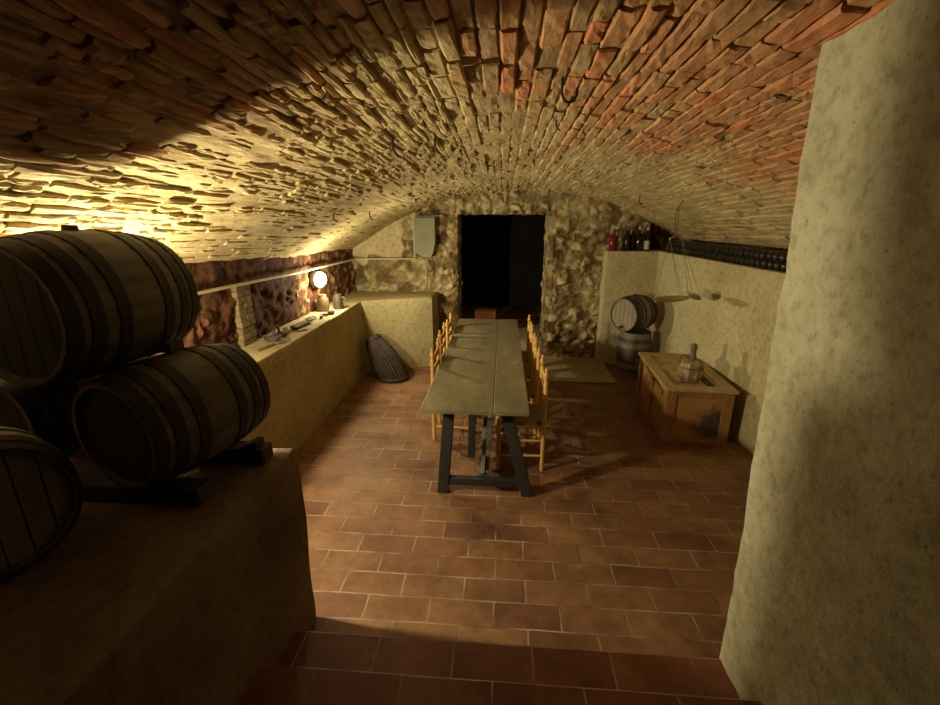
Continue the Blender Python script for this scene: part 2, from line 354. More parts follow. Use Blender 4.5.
# ------------------------------------------------------------------ the vault
R = 4.1; X0 = .25
def apex(y): return 2.42 + .035 * (6.5 - y)
def vz(x, y): return apex(y) - (R - sqrt(max(R * R - (x - X0) ** 2, .01)))
def vpt(s, y, h):
    th = s / R; r = R - h
    return Vector((X0 + r * sin(th), y, apex(y) - R + r * cos(th)))
def plast(s, y):
    """0 bare brick .. 1 thickly smeared"""
    n = noise.fractal(Vector((s * .9, y * .55, 3.1)), .9, 2.1, 5)
    far = min(max((y - 2.6) / 2.2, 0), 1)
    left = min(max((-s - .25) / .8, 0), 1) * .36
    mid = math.exp(-((s + .25) ** 2) / .05 - ((y - 2.3) ** 2) / .9) * .9
    return n * .8 + far * .55 + left + mid - .25
S0, S1, Y0, Y1 = -2.95, 3.35, -1.2, 6.75
def make_vault():
    mb = MB(); ds = .028; dy = .04
    ns = int((S1 - S0) / ds); ny = int((Y1 - Y0) / dy); vs = []; aa = []
    for i in range(ns + 1):
        s = S0 + i * ds
        for j in range(ny + 1):
            y = Y0 + j * dy; p = plast(s, y)
            h = -.015 + .020 * min(max(p, 0), 1.0)
            h += .007 * noise.fractal(Vector((s * 9, y * 3.2, 1)), .8, 2, 3) - .010 * abs(noise.noise(Vector((s * 16, y * 1.6, 7)))) * (1 if s < .2 or y > 3 else .3) + .030 * noise.noise(Vector((s * 1.3, y * .8, 5)))
            vs.append(vpt(s, y, h)); aa.append(.12 + .35 * min(max(p, 0), 1) * .8)
    fs = [(i * (ny + 1) + j, (i + 1) * (ny + 1) + j, (i + 1) * (ny + 1) + j + 1, i * (ny + 1) + j + 1) for i in range(ns) for j in range(ny)]
    b = len(mb.v); mb.v = [tuple(v) for v in vs]; mb.f = fs; mb.a = aa
    rng = random.Random(11); s = S0
    while s < S1:
        rw = rng.uniform(.058, .076) if s > -.55 else rng.uniform(.034, .052)
        y = Y0 + rng.uniform(-.3, 0); prow = rng.uniform(-.004, .006)
        while y < Y1:
            sm = s + rw / 2; ym = y + .14
            p = plast(sm, ym)
            messy = min(max((-sm - .1) / .6, 0), 1) * .8 + min(max((ym - 2.8) / 2, 0), 1) * .5
            L = rng.uniform(.24, .31) if rng.random() > .25 + messy * .5 else rng.uniform(.10, .2)
            if rng.random() < .02 + .09 * messy: y += L * .6; continue
            sag = .030 * noise.noise(Vector((sm * 1.3, ym * .8, 5)))
            h = prow + rng.gauss(0, .0032 + .0035 * messy) + sag - .004 * messy
            if p > .2: h -= .003
            tint = min(max(rng.gauss(.66 - .30 * messy, .16), 0), 1)
            if sm > .0 and ym < 3.3: tint = min(1, tint + .06)
            g = rng.uniform(.004, .011); gl = rng.uniform(.004, .014)
            tw = rng.gauss(0, .010 + .02 * messy); tl = rng.gauss(0, .008)
            nseg = 5 if ym < 3.6 else 3
            vs = []; a0, a1 = s + g / 2, s + rw - g / 2; ch = rng.uniform(.004, .009)
            for q in range(nseg + 1):
                f = q / nseg; yy = y + gl / 2 + f * (L - gl); e = (f - .5)
                cut = ch if q in (0, nseg) else 0
                jj = lambda k: rng.gauss(0, k)
                off = tw * e * L
                prof = [(a0, -.035), (a0 + jj(.0015), h - ch - cut + jj(.0015)), (a0 + ch + jj(.0015), h - cut * .8 + jj(.0018)), ((a0 + a1) / 2, h - cut * .7 + jj(.002)),
                        (a1 - ch + jj(.0015), h - cut * .8 + jj(.0018)), (a1 + jj(.0015), h - ch - cut + jj(.0015)), (a1, -.035)]
                for ss, hh in prof:
                    hh2 = hh + (tl * e * L * 2 + (ss - sm) * tw if hh > -.03 else 0)
                    vs.append(vpt(ss + off, yy + (rng.gauss(0, .003) if q in (0, nseg) else 0), hh2))
            k = 7; fs = []
            for q in range(nseg):
                for r_ in range(k - 1): fs.append((q * k + r_, q * k + r_ + 1, (q + 1) * k + r_ + 1, (q + 1) * k + r_))
            fs.append(tuple(range(k))); fs.append(tuple(nseg * k + r_ for r_ in reversed(range(k))))
            mb.add(vs, fs, tint)
            y += L
        s += rw
    o = mb.build('ceiling', M_vault); struct(o); return o
make_vault()
mb = MB()   # masonry above the vault closes it to light
vs = [vpt(s, y, -.2) for s in (S0 - .2, -1.5, 0, 1.5, S1 + .2) for y in (Y0, 9.3)]
mb.add(vs, [(2 * i, 2 * i + 1, 2 * i + 3, 2 * i + 2) for i in range(4)])
struct(mb.build('ceiling_backing', M_shade_stone))

# ------------------------------------------------------------------ displaced wall sheets
def rub(u, v, sc=7.0, seed=0.0):
    p = Vector((u * sc + .35 * noise.noise(Vector((u * 5, v * 5, seed))), v * sc * 1.25 + .35 * noise.noise(Vector((u * 5, v * 5, seed + 9))), seed))
    d, pts = noise.voronoi(p)
    e = d[1] - d[0]
    c = noise.cell(Vector((pts[0].x * 7.3, pts[0].y * 7.3, pts[0].z * 7.3)))
    return min(e * 2.2, 1.0), c

def sheet(name, f, nrm, u0, u1, v0, v1, step, disp, mat, hole=None, vtop=None, parent=None, thick=None):
    """f(u,v)->point, nrm = displacement direction, disp(u,v)->(height, tint)"""
    mb = MB(); nu = max(2, int(round((u1 - u0) / step))); nv = max(2, int(round((v1 - v0) / step))); nrm = Vector(nrm)
    for i in range(nu + 1):
        u = u0 + (u1 - u0) * i / nu
        for j in range(nv + 1):
            v = v0 + (v1 - v0) * j / nv
            if vtop: v = v0 + (vtop(u) - v0) * j / nv
            h, t = disp(u, v)
            mb.v.append(tuple(f(u, v) + nrm * h)); mb.a.append(t)
    for i in range(nu):
        for j in range(nv):
            if hole:
                u = u0 + (u1 - u0) * (i + .5) / nu; v = v0 + (v1 - v0) * (j + .5) / nv
                if vtop: v = v0 + (vtop(u) - v0) * (j + .5) / nv
                if hole(u, v): continue
            mb.f.append((i * (nv + 1) + j, (i + 1) * (nv + 1) + j, (i + 1) * (nv + 1) + j + 1, i * (nv + 1) + j + 1))
    o = mb.build(name, mat, parent, smooth=True); return o

DX0, DX1, DZ = -.65, .625, 2.10
YF = 6.5
def d_far(u, v):
    e, c = rub(u, v, 8.5)
    rough = 1.0
    if u < -1.15 and v > 1.2: rough = .12 if v > 1.5 + .25 * noise.noise(Vector((u * 4, v * 4, 2))) and u < -1.45 + .1 * noise.noise(Vector((v * 6, 3, 2))) else .6
    if u > .6 and v > 1.9: rough = .45
    n = noise.fractal(Vector((u * 5, v * 5, 1)), .8, 2, 5)
    h = rough * (.060 * e ** .45 * (.4 + .8 * c) + .020 * noise.fractal(Vector((u * 14, v * 14, 4)), .7, 2, 4)) + .025 * n
    # the edge of the opening is rounded back
    if v < DZ + .12:
        dx = min(abs(u - DX0), abs(u - DX1)); 
        if dx < .07 and not (DX0 < u < DX1): h -= .03 * (1 - dx / .07)
    if DX1 < u < DX1 + .09 and v < DZ + .05: h = h * .3 + .01
    t = .2 + .65 * c * e ** .4 + .15 * n if rough > .3 else .8 + .2 * n
    return h, min(max(t, 0), 1)
def snap_hole(u, v):
    return DX0 - .01 < u < DX1 + .01 and v < DZ + .02 * noise.noise(Vector((u * 9, 1, 1)))
struct(sheet('wall_far', lambda u, v: Vector((u, YF, v)), (0, -1, 0), -2.42, 2.02, -.02, 2.5, .019, d_far, M_rubble, snap_hole, lambda u: vz(u, YF) + .06))
def d_rough(sc=8, amp=.03, seed=2.0):
    def f(u, v):
        e, c = rub(u, v, sc, seed); n = noise.fractal(Vector((u * 6, v * 6, seed)), .8, 2, 4)
        return amp * e ** .5 * (.4 + c) + amp * .5 * n, min(max(.2 + .6 * c + .2 * n, 0), 1)
    return f
# recess behind the bottle shelf
struct(sheet('wall_far_recess_back', lambda u, v: Vector((u, 6.60, v)), (0, -1, 0), 1.95, 3.4, 1.2, 2.5, .04, d_rough(7, .03, 4), M_redwall))
# reveals and passage behind the opening
pj = d_rough(7, .022, 6)
struct(sheet('door_1_reveal_left', lambda u, v: Vector((DX0 - .02, u, v)), (1, 0, 0), YF + .0, 7.15, -.02, DZ + .12, .035, pj, M_rubble))
struct(sheet('door_1_reveal_right', lambda u, v: Vector((DX1 + .02, u, v)), (-1, 0, 0), YF + .0, 7.15, -.02, DZ + .12, .035, pj, M_rubble))
struct(sheet('door_1_lintel', lambda u, v: Vector((u, v, DZ + .02)), (0, 0, -1), DX0 - .05, DX1 + .05, YF, 7.15, .035, pj, M_rubble))
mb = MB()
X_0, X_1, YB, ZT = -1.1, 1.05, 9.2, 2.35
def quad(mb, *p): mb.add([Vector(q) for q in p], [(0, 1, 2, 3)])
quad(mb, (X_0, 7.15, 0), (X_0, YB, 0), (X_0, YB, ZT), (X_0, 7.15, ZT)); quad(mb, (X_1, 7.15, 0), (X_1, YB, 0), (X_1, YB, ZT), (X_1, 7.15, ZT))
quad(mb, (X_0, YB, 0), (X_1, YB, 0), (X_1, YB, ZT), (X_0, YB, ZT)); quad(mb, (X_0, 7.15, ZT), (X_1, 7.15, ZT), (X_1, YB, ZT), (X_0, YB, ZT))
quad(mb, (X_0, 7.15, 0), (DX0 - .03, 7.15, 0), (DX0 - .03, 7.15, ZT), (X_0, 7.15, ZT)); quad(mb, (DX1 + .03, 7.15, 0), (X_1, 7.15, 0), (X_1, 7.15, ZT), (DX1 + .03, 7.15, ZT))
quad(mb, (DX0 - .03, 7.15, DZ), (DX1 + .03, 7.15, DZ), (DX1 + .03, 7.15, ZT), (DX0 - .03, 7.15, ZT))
struct(mb.build('wall_passage', M_shade_stone))
mb = MB(); mb.box((-.012, 6.85, .13), (1.30, .74, .26), bev=.02); mb.box((0, 8.2, .13), (2.1, 2.0, .26)); struct(mb.build('floor_passage', M_slab))
mb = MB(); mb.box((-.26, 7.0, .46), (.34, .26, .35), bev=.015); struct(mb.build('floor_passage_step', M_red_step))

# ------------------------------------------------------------------ floor and steps
mb = MB(); quad(mb, (-2.6, 1.4, 0), (3.2, 1.4, 0), (3.2, 7.3, 0), (-2.6, 7.3, 0))
struct(mb.build('floor', M_floor))
mb = MB()
for yn, z0, z1 in ((1.58, 0, .15), (1.295, .15, .30), (1.0, .30, .45)):
    pts = [(-1.0, yn, z1 - .012), (1.2, yn, z1 - .012)]
    c = .012; xs = (-1.02, 1.35)
    prof = [(yn, z0 - .02), (yn, z1 - c), (yn - c * .4, z1 - c * .3), (yn - c, z1), (yn - .45, z1)]
    vs = [(x, y, z) for x in xs for y, z in prof]; n = len(prof)
    mb.add([Vector(v) for v in vs], [(i, i + 1, n + i + 1, n + i) for i in range(n - 1)])
quad(mb, (-1.02, .56, .45), (1.35, .56, .45), (1.35, -1.2, .45), (-1.02, -1.2, .45))
mb.v = [(x, y - .155, z) for x, y, z in mb.v]
struct(mb.build('floor_steps', M_steps, loc=(0, .155, 0)))
# cement slab strip at the foot of the far wall
mb = MB(); mb.box((.95, 5.97, .012), (1.1, 1.06, .03), bev=.01)
struct(mb.build('floor_slab', M_slab))

# ------------------------------------------------------------------ low plastered walls (ledges)
def block(name, pts, z0, z1, mat, bev=.025, jit=.006, step=.09, parent=None):
    """prism over polygon pts (ccw) with rounded top edge and slightly wavy faces"""
    mb = MB(); pts = [Vector((p[0], p[1])) for p in pts]; ring = []
    for i, p in enumerate(pts):
        q = pts[(i + 1) % len(pts)]; L = (q - p).length; n = max(1, int(L / step))
        for k in range(n): ring.append((p + (q - p) * k / n))
    n = len(ring); cx = sum((p for p in ring), Vector((0, 0))) / n
    nrm = []
    for i in range(n):
        t = ring[(i + 1) % n] - ring[i - 1]; nrm.append(Vector((t.y, -t.x)).normalized())
    zs = []; nz_ = max(2, int((z1 - z0) / step))
    levels = [(z0 + (z1 - bev - z0) * k / nz_, 0) for k in range(nz_ + 1)] + [(z1 - bev * .3, bev * .3), (z1, bev), (z1, bev * 2.5)]
    vs = []
    for z, ins in levels:
        for i, p in enumerate(ring):
            h = jit * 1.6 * noise.fractal(Vector((p.x * 3, p.y * 3, z * 3)), .8, 2, 3) - ins
            vs.append(Vector((p.x + nrm[i].x * h, p.y + nrm[i].y * h, z + (jit * .5 * noise.noise(Vector((p.x * 4, p.y * 4, 8))) if ins else 0))))
    fs = []
    for l in range(len(levels) - 1):
        for i in range(n): fs.append((l * n + i, l * n + (i + 1) % n, (l + 1) * n + (i + 1) % n, (l + 1) * n + i))
    fs.append(tuple((len(levels) - 1) * n + i for i in range(n)))
    mb.add(vs, fs); return mb.build(name, mat, parent, smooth=True)

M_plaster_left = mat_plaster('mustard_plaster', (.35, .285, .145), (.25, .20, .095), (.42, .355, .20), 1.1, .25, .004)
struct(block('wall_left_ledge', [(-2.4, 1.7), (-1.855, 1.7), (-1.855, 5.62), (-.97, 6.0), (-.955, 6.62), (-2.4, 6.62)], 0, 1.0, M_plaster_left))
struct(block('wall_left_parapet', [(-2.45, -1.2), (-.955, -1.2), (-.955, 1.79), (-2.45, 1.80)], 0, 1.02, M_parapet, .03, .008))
RW = lambda y: 2.30 + (2.10 - 2.30) * (y - 3.6) / (6.4 - 3.6)
struct(block('wall_right', [(1.42, 6.25), (RW(6.25), 6.27), (RW(1.5), 1.5), (3.3, 1.5), (3.3, 7.3), (1.42, 7.3)], 0, 1.62, M_plaster, .02))
# right mass the vault lands on, and outer closing walls
mb = MB(); quad(mb, (3.25, -1.2, 0), (3.25, 7.3, 0), (3.25, 7.3, 2.7), (3.25, -1.2, 2.7)); quad(mb, (-2.62, -1.2, 0), (-2.62, 7.3, 0), (-2.62, 7.3, 2.7), (-2.62, -1.2, 2.7))
struct(mb.build('wall_outer', M_shade_stone))
# left rough wall
def d_left(u, v):
    e, c = rub(u, v, 15, 5.0); n = noise.fractal(Vector((u * 6, v * 6, 7)), .8, 2, 4)
    top = 1 if v < 1.42 + .05 * noise.noise(Vector((u * 2, 0, 0))) else .35
    return top * (.020 * e ** .5 * (.4 + c) + .012 * n) + .015 * n, min(max(.15 + .42 * c + .2 * n + (.38 if u > 4.55 + .2 * noise.noise(Vector((u * 3, v * 5, 1))) else 0), 0), 1)
struct(sheet('wall_left', lambda u, v: Vector((-2.22, u, v)), (1, 0, 0), -1.2, 6.6, .95, 2.1, .026, d_left, M_redwall, None, None))
# pale brick pier in the left wall
mb = MB(); rng = random.Random(4); z = 1.0; k = 0
while z < 1.50:
    offs = 0 if k % 2 else .09; y = 3.44 + rng.uniform(-.008, .008)
    for L in ((.12, .09) if k % 2 else (.085, .12)):
         mb.box((-2.215 + rng.uniform(-.004, .004), y + L / 2, z + .026), (.09, L - .004, .049), bev=.004, t=rng.random(), jit=.002); y += L
    z += .052; k += 1
struct(mb.build('wall_left_pier', M_pier))

# big rendered pillar on the right
def make_pillar():
    mb = MB(); a = 1.03; ys = 1.65
    # plan path: along the cheek wall towards +y, round the corner, then +x
    path = [(a + .05 , -1.2 + i * .06) for i in range(0, 47)]
    rc = .10
    path = [(a + .0, y) for x, y in path if y < ys - rc]
    for k in range(7):
        t = k / 6 * pi / 2; path.append((a + rc - rc * cos(t), ys - rc + rc * sin(t)))
    for i in range(1, 38): path.append((a + rc + i * .06, ys))
    n = len(path); nzv = 48; vs = []
    for j in range(nzv + 1):
        z = -.02 + 2.75 * j / nzv
        for i, (x, y) in enumerate(path):
            p = path[min(i + 1, n - 1)]; q = path[max(i - 1, 0)]
            t = Vector((p[0] - q[0], p[1] - q[1])); nr = Vector((-t.y, t.x)).normalized()
            h = .010 * noise.fractal(Vector((x * 2.6, y * 2.6, z * 2.6)), .7, 2, 5) + .004 * noise.noise(Vector((x * 20, y * 20, z * 20)))
            batter = -.05 * z / 2.6 + .05 * max(0, .35 - z) + .04 * math.exp(-((z - 1.6) / .35) ** 2) * 0
            lean = -.12 * z / 2.5 - .02 * max(0, .45 - z)
            vs.append(Vector((x + nr.x * (h) + lean, y + nr.y * (h + batter), z)))
    fs = [(j * n + i, j * n + i + 1, (j + 1) * n + i + 1, (j + 1) * n + i) for j in range(nzv) for i in range(n - 1)]
    mb.add(vs, fs); return struct(mb.build('wall_right_pillar', M_concrete, smooth=True))
make_pillar()

# ------------------------------------------------------------------ casks
def cask(name, label, cat, group, loc, ang, L, re, rm, mat, headmat, hoops=6, axis='y', hoopmat=None, bung=False, nst=22, headnear=True, tap=False, hoopw=.042):
    root = empty(name, loc, 0); tag(root, label, cat, group)
    M = Matrix.Rotation(-pi / 2, 3, 'X') if axis == 'y' else Matrix.Identity(3)
    if axis == 'y': M = Matrix.Rotation(-ang, 3, 'Z') @ M
    rr = lambda f: rm - (rm - re) * (2 * f - 1) ** 2
    base = -L / 2 if axis == 'y' else 0
    n = nst * 4
    groove = lambda k, z: 1 - (.010 if k % 4 == 0 else 0)
    mb = MB(); prof = [(re - .018, base + .03)]
    prof += [(re - .015, base)] + [(rr(i / 14), base + L * i / 14) for i in range(15)] + [(re - .015, base + L), (re - .018, base + L - .03)]
    vs = []
    lath = MB(); lath.lathe(prof, n, M, rf=groove)
    lath.f = lath.f[:-2]   # open ends; the heads close them
    lath.build('staves', mat, root, smooth=True)
    for e_, zz in ((0, base + .028), (1, base + L - .028)):
        h = MB(); r0 = re - .014
        nb = 6; 
        for k in range(nb):   # boards of the head
            x0 = -r0 + 2 * r0 * k / nb + .002; x1 = -r0 + 2 * r0 * (k + 1) / nb - .002
            xs = [x0 + (x1 - x0) * q / 5 for q in range(6)]
            lo = [Vector((x, -sqrt(max(r0 * r0 - x * x, 1e-6)), 0)) for x in xs]; hi = [Vector((x, sqrt(max(r0 * r0 - x * x, 1e-6)), 0)) for x in reversed(xs)]
            ring = lo + hi; m = len(ring); off = Vector((0, 0, zz))
            vs = [M @ (p + off - Vector((0, 0, .008))) for p in ring] + [M @ (p + off + Vector((0, 0, .008))) for p in ring]
            h.add(vs, [tuple(reversed(range(m))), tuple(m + q for q in range(m))] + [(q, (q + 1) % m, m + (q + 1) % m, m + q) for q in range(m)])
        h.build('head', headmat, root)
    fr = {6: (.045, .17, .33, .67, .83, .955), 4: (.06, .27, .73, .94), 8: (.04, .12, .22, .36, .64, .78, .88, .96)}[hoops]
    for f in fr:
        hp = MB(); hw = hoopw / L / 2; f0, f1 = f - hw, f + hw
        r0, r1 = rr(f0) + .004, rr(f1) + .004
        hp.lathe([(r0 - .008, base + L * f0), (r0, base + L * f0), (r1, base + L * f1), (r1 - .008, base + L * f1)], 64, M)
        hp.f = hp.f[:-2]; hp.build('hoop', hoopmat or M_hoop, root, smooth=True)
    if bung:
        b = MB(); p = M @ Vector((0, 0, 0)) + Vector((0, 0, rm - .004)); b.lathe([(.026, 0), (.022, .02), (.0, .021)], 14, c=p); b.build('bung', M_timber, root, smooth=True)
    if tap:
        b = MB(); c = M @ Vector((0, 0, base + .0)); d = M @ Vector((0, 0, -1))
        p0 = c + Vector((0, 0, -re * .74)); b.tube([p0 - d * .02, p0 + d * .05], [.014, .011], 10); b.tube([p0 + d * .03 + Vector((0, 0, -.02)), p0 + d * .03 + Vector((0, 0, .03))], .007, 8)
        b.build('tap', M_timber, root, smooth=True)
    return root
Aang, Uang = .26, .113
def lying(name, label, hx, hy, z, ang, L, re, rm, **k):
    return cask(name, label, 'barrel', None, (hx + sin(ang) * L / 2, hy + cos(ang) * L / 2, z), ang, L, re, rm, k.pop('mat', M_cask), k.pop('headmat', M_cask_head), **k)
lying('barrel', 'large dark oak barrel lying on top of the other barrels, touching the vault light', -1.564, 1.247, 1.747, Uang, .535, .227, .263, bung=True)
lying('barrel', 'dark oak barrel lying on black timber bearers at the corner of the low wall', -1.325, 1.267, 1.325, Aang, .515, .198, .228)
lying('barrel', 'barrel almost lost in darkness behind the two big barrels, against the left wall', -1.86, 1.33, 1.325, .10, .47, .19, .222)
lying('barrel', 'small cask with a dusty grey head at the left edge, nearest the viewer', -1.43, .955, 1.238, -1.05, .25, .198, .212, headmat=M_cask_grey, hoops=4)

# bearers under the barrels
for lab, y, x0, x1, h in (('black timber bearer sticking out under the far end of the lower barrel', 1.66, -2.02, -1.015, .07),
                          ('black timber bearer under the near end of the lower barrel', 1.36, -2.0, -1.10, .07)):
    mb = MB(); mb.box(((x0 + x1) / 2, y, 1.022 + h / 2), (x1 - x0, .085, h), bev=.006)
    tag(mb.build('timber_bearer', M_timber), lab, 'timber', None)
def wedge(lab, c, s, rz):
    mb = MB(); x, y, z = s[0] / 2, s[1] / 2, s[2]
    vs = [(-x, -y, 0), (x, -y, 0), (x, y, 0), (-x, y, 0), (-x, -y, z), (-x, y, z), (-x * .5, -y, z), (-x * .5, y, z)]
    mb.add([Vector(v) for v in vs], [(0, 3, 2, 1), (0, 1, 6, 4), (3, 5, 7, 2), (1, 2, 7, 6), (0, 4, 5, 3), (4, 6, 7, 5)])
    o = mb.build('wooden_wedge', M_timber); o.location = c; o.rotation_euler = (0, 0, rz); tag(o, lab, 'wedge')
wedge('dark wooden wedge on the far bearer against the belly of the lower barrel', (-1.085, 1.66, 1.093), (.08, .06, .028), pi)
wedge('dark wooden wedge resting on the lower barrel beneath the upper one', (-1.285, 1.55, 1.558), (.07, .07, .035), pi)

# ------------------------------------------------------------------ trestle table
tb = empty('trestle_table', (-.175, 4.3, 0)); tag(tb, 'long trestle table with worn grey-green plank top and dark splayed legs', 'table')
mb = MB(); x0, x1 = -.39, .385; wds = [.52, .255]; x = x0; rng = random.Random(2)
for i, wd in enumerate(wds):
    mb.box((x + wd / 2, (.0) + rng.uniform(-.012, .012), .735), (wd - .0025, 2.95, .034), bev=.004); x += wd
mb.build('tabletop', M_tabletop, tb)
def trestle(yy):
    for (xt, xb, yb) in ((-.20, -.255, -.05), (.215, .40, -.05)):
        mb = MB(); mb.beam((xt, yy + .05, .715), (xb, yy + yb + .05, .0), .085, .06, up=(0, 1, 0), bev=.004)
        mb.build('leg', M_tableleg, tb)
    mb = MB(); mb.beam((-.27, yy + .01, .10), (.39, yy + .01, .10), .05, .06, bev=.003); mb.build('crossbar', M_tableleg, tb)
    mb = MB(); mb.beam((-.33, yy + .05, .69), (.33, yy + .05, .69), .07, .05, bev=.003); mb.build('top_rail', M_tableleg, tb)
trestle(-1.34); trestle(1.3)
mb = MB(); mb.beam((.055, -1.30, .13), (.055, -.35, .70), .075, .03, up=(1, 0, 0), bev=.003)
mb.v = [(x, y, z) for x, y, z in mb.v]; mb.build('brace', M_brace, tb)
mb = MB(); mb.beam((.10, 1.25, .13), (.10, .35, .70), .075, .03, up=(1, 0, 0), bev=.003); mb.build('brace', M_brace, tb)
mb = MB(); mb.beam((.055, -1.30, .145), (.08, 1.30, .145), .09, .04, bev=.003); mb.build('stretcher', M_brace, tb)
mb = MB(); mb.beam((-.055, -1.0, .12), (-.045, -1.0, .715), .06, .05, up=(0, 1, 0), bev=.003); mb.build('post', M_tableleg, tb)

# ------------------------------------------------------------------ chairs
def make_chair(loc, rz, label):
    root = empty('ladderback_chair', loc, rz); tag(root, label, 'chair', 'ladderback chairs around the trestle table')
    post = [(.016, 0), (.018, .05), (.018, .80), (.012, .815), (.014, .825), (.021, .845), (.020, .865), (.011, .885), (.014, .90), (.010, .915), (0, .92)]
    for sgn in (-1, 1):
        mb = MB(); mb.lathe(post, 14, c=(0, sgn * .185, 0)); mb.build('back_post', M_chair, root, smooth=True)
    for sgn in (-1, 1):
        mb = MB(); mb.lathe([(.015, 0), (.018, .05), (.018, .44), (.015, .465), (0, .468)], 14, c=(.37, sgn * .20, 0)); mb.build('leg', M_chair, root, smooth=True)
    for z, hh in ((.56, .05), (.68, .05), (.79, .06)):
        mb = MB(); mb.box((0, 0, z), (.016, .345, hh), bev=.005); mb.build('back_slat', M_chair, root)
    for z in (.14, .28):
        for sgn in (-1, 1):
            mb = MB(); mb.tube([(.01, sgn * .186, z), (.36, sgn * .199, z)], .010, 8); mb.build('rung', M_chair, root, smooth=True)
        mb = MB(); mb.tube([(.37, -.19, z + .04), (.37, .19, z + .04)], .010, 8); mb.build('rung', M_chair, root, smooth=True)
    mb = MB(); mb.tube([(0, -.175, .22), (0, .175, .22)], .010, 8); mb.build('rung', M_chair, root, smooth=True)
    mb = MB(); vs = []; n = 9   # rush seat, slightly dished
    for k in range(2):
        for i in range(n):
            for j in range(n):
                u, v = i / (n - 1), j / (n - 1)
                x = -.005 + .38 * u; y = (v - .5) * (.35 + .045 * u)
                edge = min(u, 1 - u, v, 1 - v); z = .452 - .010 * min(edge * 4, 1) if k == 0 else .418 + .006 * min(edge * 6, 1)
                vs.append(Vector((x, y, z)))
    fs = []
    for i in range(n - 1):
        for j in range(n - 1):
            a = i * n + j; fs.append((a, a + n, a + n + 1, a + 1)); fs.append((n * n + a, n * n + a + 1, n * n + a + n + 1, n * n + a + n))
    rim = [i for i in range(n)] + [i * n + n - 1 for i in range(1, n)] + [(n - 1) * n + j for j in range(n - 2, -1, -1)] + [i * n for i in range(n - 2, 0, -1)]
    for a, b in zip(rim, rim[1:] + rim[:1]): fs.append((a, b, n * n + b, n * n + a))
    mb.add(vs, fs); mb.build('seat', M_rush, root, smooth=True)
    return root
proto = None
spots = [(.365, 3.50, pi, 'honey pine ladderback chair nearest the viewer on the right side of the table'),
         (.35, 4.08, pi, 'honey pine ladderback chair second from the viewer on the right of the table'),
         (.345, 4.62, pi, 'honey pine ladderback chair third from the viewer on the right of the table'),
         (.34, 5.15, pi, 'honey pine ladderback chair farthest along the right side, by the doorway'),
         (-.625, 3.98, 0, 'honey pine ladderback chair nearest the viewer on the left side of the table'),
         (-.65, 4.66, 0, 'honey pine ladderback chair in the middle of the left side of the table'),
         (-.635, 5.18, 0, 'honey pine ladderback chair farthest along the left side, by the doorway')]
for (x, y, rz, lab) in spots:
    if proto is None: o = proto = make_chair((x, y, 0), rz, lab)
    else: o = copy_tree(proto)
    o.location = (x, y, 0); o.rotation_euler = (0, 0, rz); o['label'] = lab

# ------------------------------------------------------------------ trunk and jug
tx, ty = 1.885, 4.47; TW, TL, TH = .59, 1.14, .545
tr = empty('storage_chest', (tx, ty, 0), -.07); tag(tr, 'orange-brown panelled wooden trunk standing beside the right wall', 'trunk')
mb = MB(); mb.box((0, 0, .27), (TW - .05, TL - .05, .50)); mb.build('body', M_trunk_panel, tr)
mb = MB()
for sx in (-1, 1):
    for yy in (-TL / 2 + .045, 0, TL / 2 - .045): mb.box((sx * (TW / 2 - .012), yy, .255), (.024, .085, .51), bev=.003)
    mb.box((sx * (TW / 2 - .0135), 0, .03), (.025, TL - .17, .06), bev=.003); mb.box((sx * (TW / 2 - .0135), 0, .49), (.025, TL - .17, .05), bev=.003)
for sy in (-1, 1):
    for xx in (-TW / 2 + .045, TW / 2 - .045): mb.box((xx, sy * (TL / 2 - .012), .255), (.088, .026, .51), bev=.003)
    mb.box((0, sy * (TL / 2 - .0135), .49), (TW - .17, .023, .05), bev=.003); mb.box((0, sy * (TL / 2 - .0135), .02), (TW - .17, .023, .04), bev=.003)
mb.build('frame', M_trunk, tr)
mb = MB(); mb.box((0, -(TL / 2 - .022), .25), (TW - .17, .012, .44)); mb.build('stained_panel', M_stained, tr)['label'] = 'end panel with a dark burnt stain'
lid = MB()
for xx in (-TW / 2 + .03, TW / 2 - .03): lid.box((xx, 0, .532), (.10, TL + .03, .032), bev=.004)
for yy in (-TL / 2 + .04, .03, TL / 2 - .04): lid.box((0, yy, .532), (TW - .138, .10, .030), bev=.004)
lo = lid.build('lid', M_lid_frame, tr)
mb = MB(); mb.box((0, -.02, .524), (TW - .12, TL - .1, .012)); mb.build('lid_panel', M_lid_panel, lo)
mb = MB(); mb.box((TW / 2 - .17, -.02, .538), (.06, TL - .3, .014), bev=.003); mb.build('batten', M_timber, lo)

jg = empty('wooden_jug', (1.83, 4.16, .549)); tag(jg, 'faceted wooden jug with a thick spout standing on the trunk lid', 'jug')
mb = MB(); mb.lathe([(.088, 0), (.102, .015), (.116, .165), (.112, .185), (.075, .205), (.03, .212)], 9); mb.build('body', M_jug, jg)
mb = MB(); mb.lathe([(.036, .205), (.033, .24), (.026, .29), (.032, .315), (.032, .345), (.02, .36), (0, .362)], 14, c=(.0, 0, 0)); mb.build('neck', M_jug_dark, jg, smooth=True)
mb = MB(); mb.lathe([(.1035, .022), (.107, .022), (.110, .04), (.1065, .04)], 9); mb.f = mb.f[:-2]; mb.lathe([(.113, .125), (.117, .125), (.117, .145), (.113, .145)], 9); mb.f = mb.f[:-2]; mb.build('band', M_jug_dark, jg)
mb = MB(); pts = [Vector((-.075 + .05 * cos(a) , -.01, .20 + .045 * sin(a))) for a in [2 * pi * k / 18 for k in range(18)]]
mb.tube(pts, .009, 8, closed=True); mb.build('handle', M_jug_dark, jg, smooth=True)

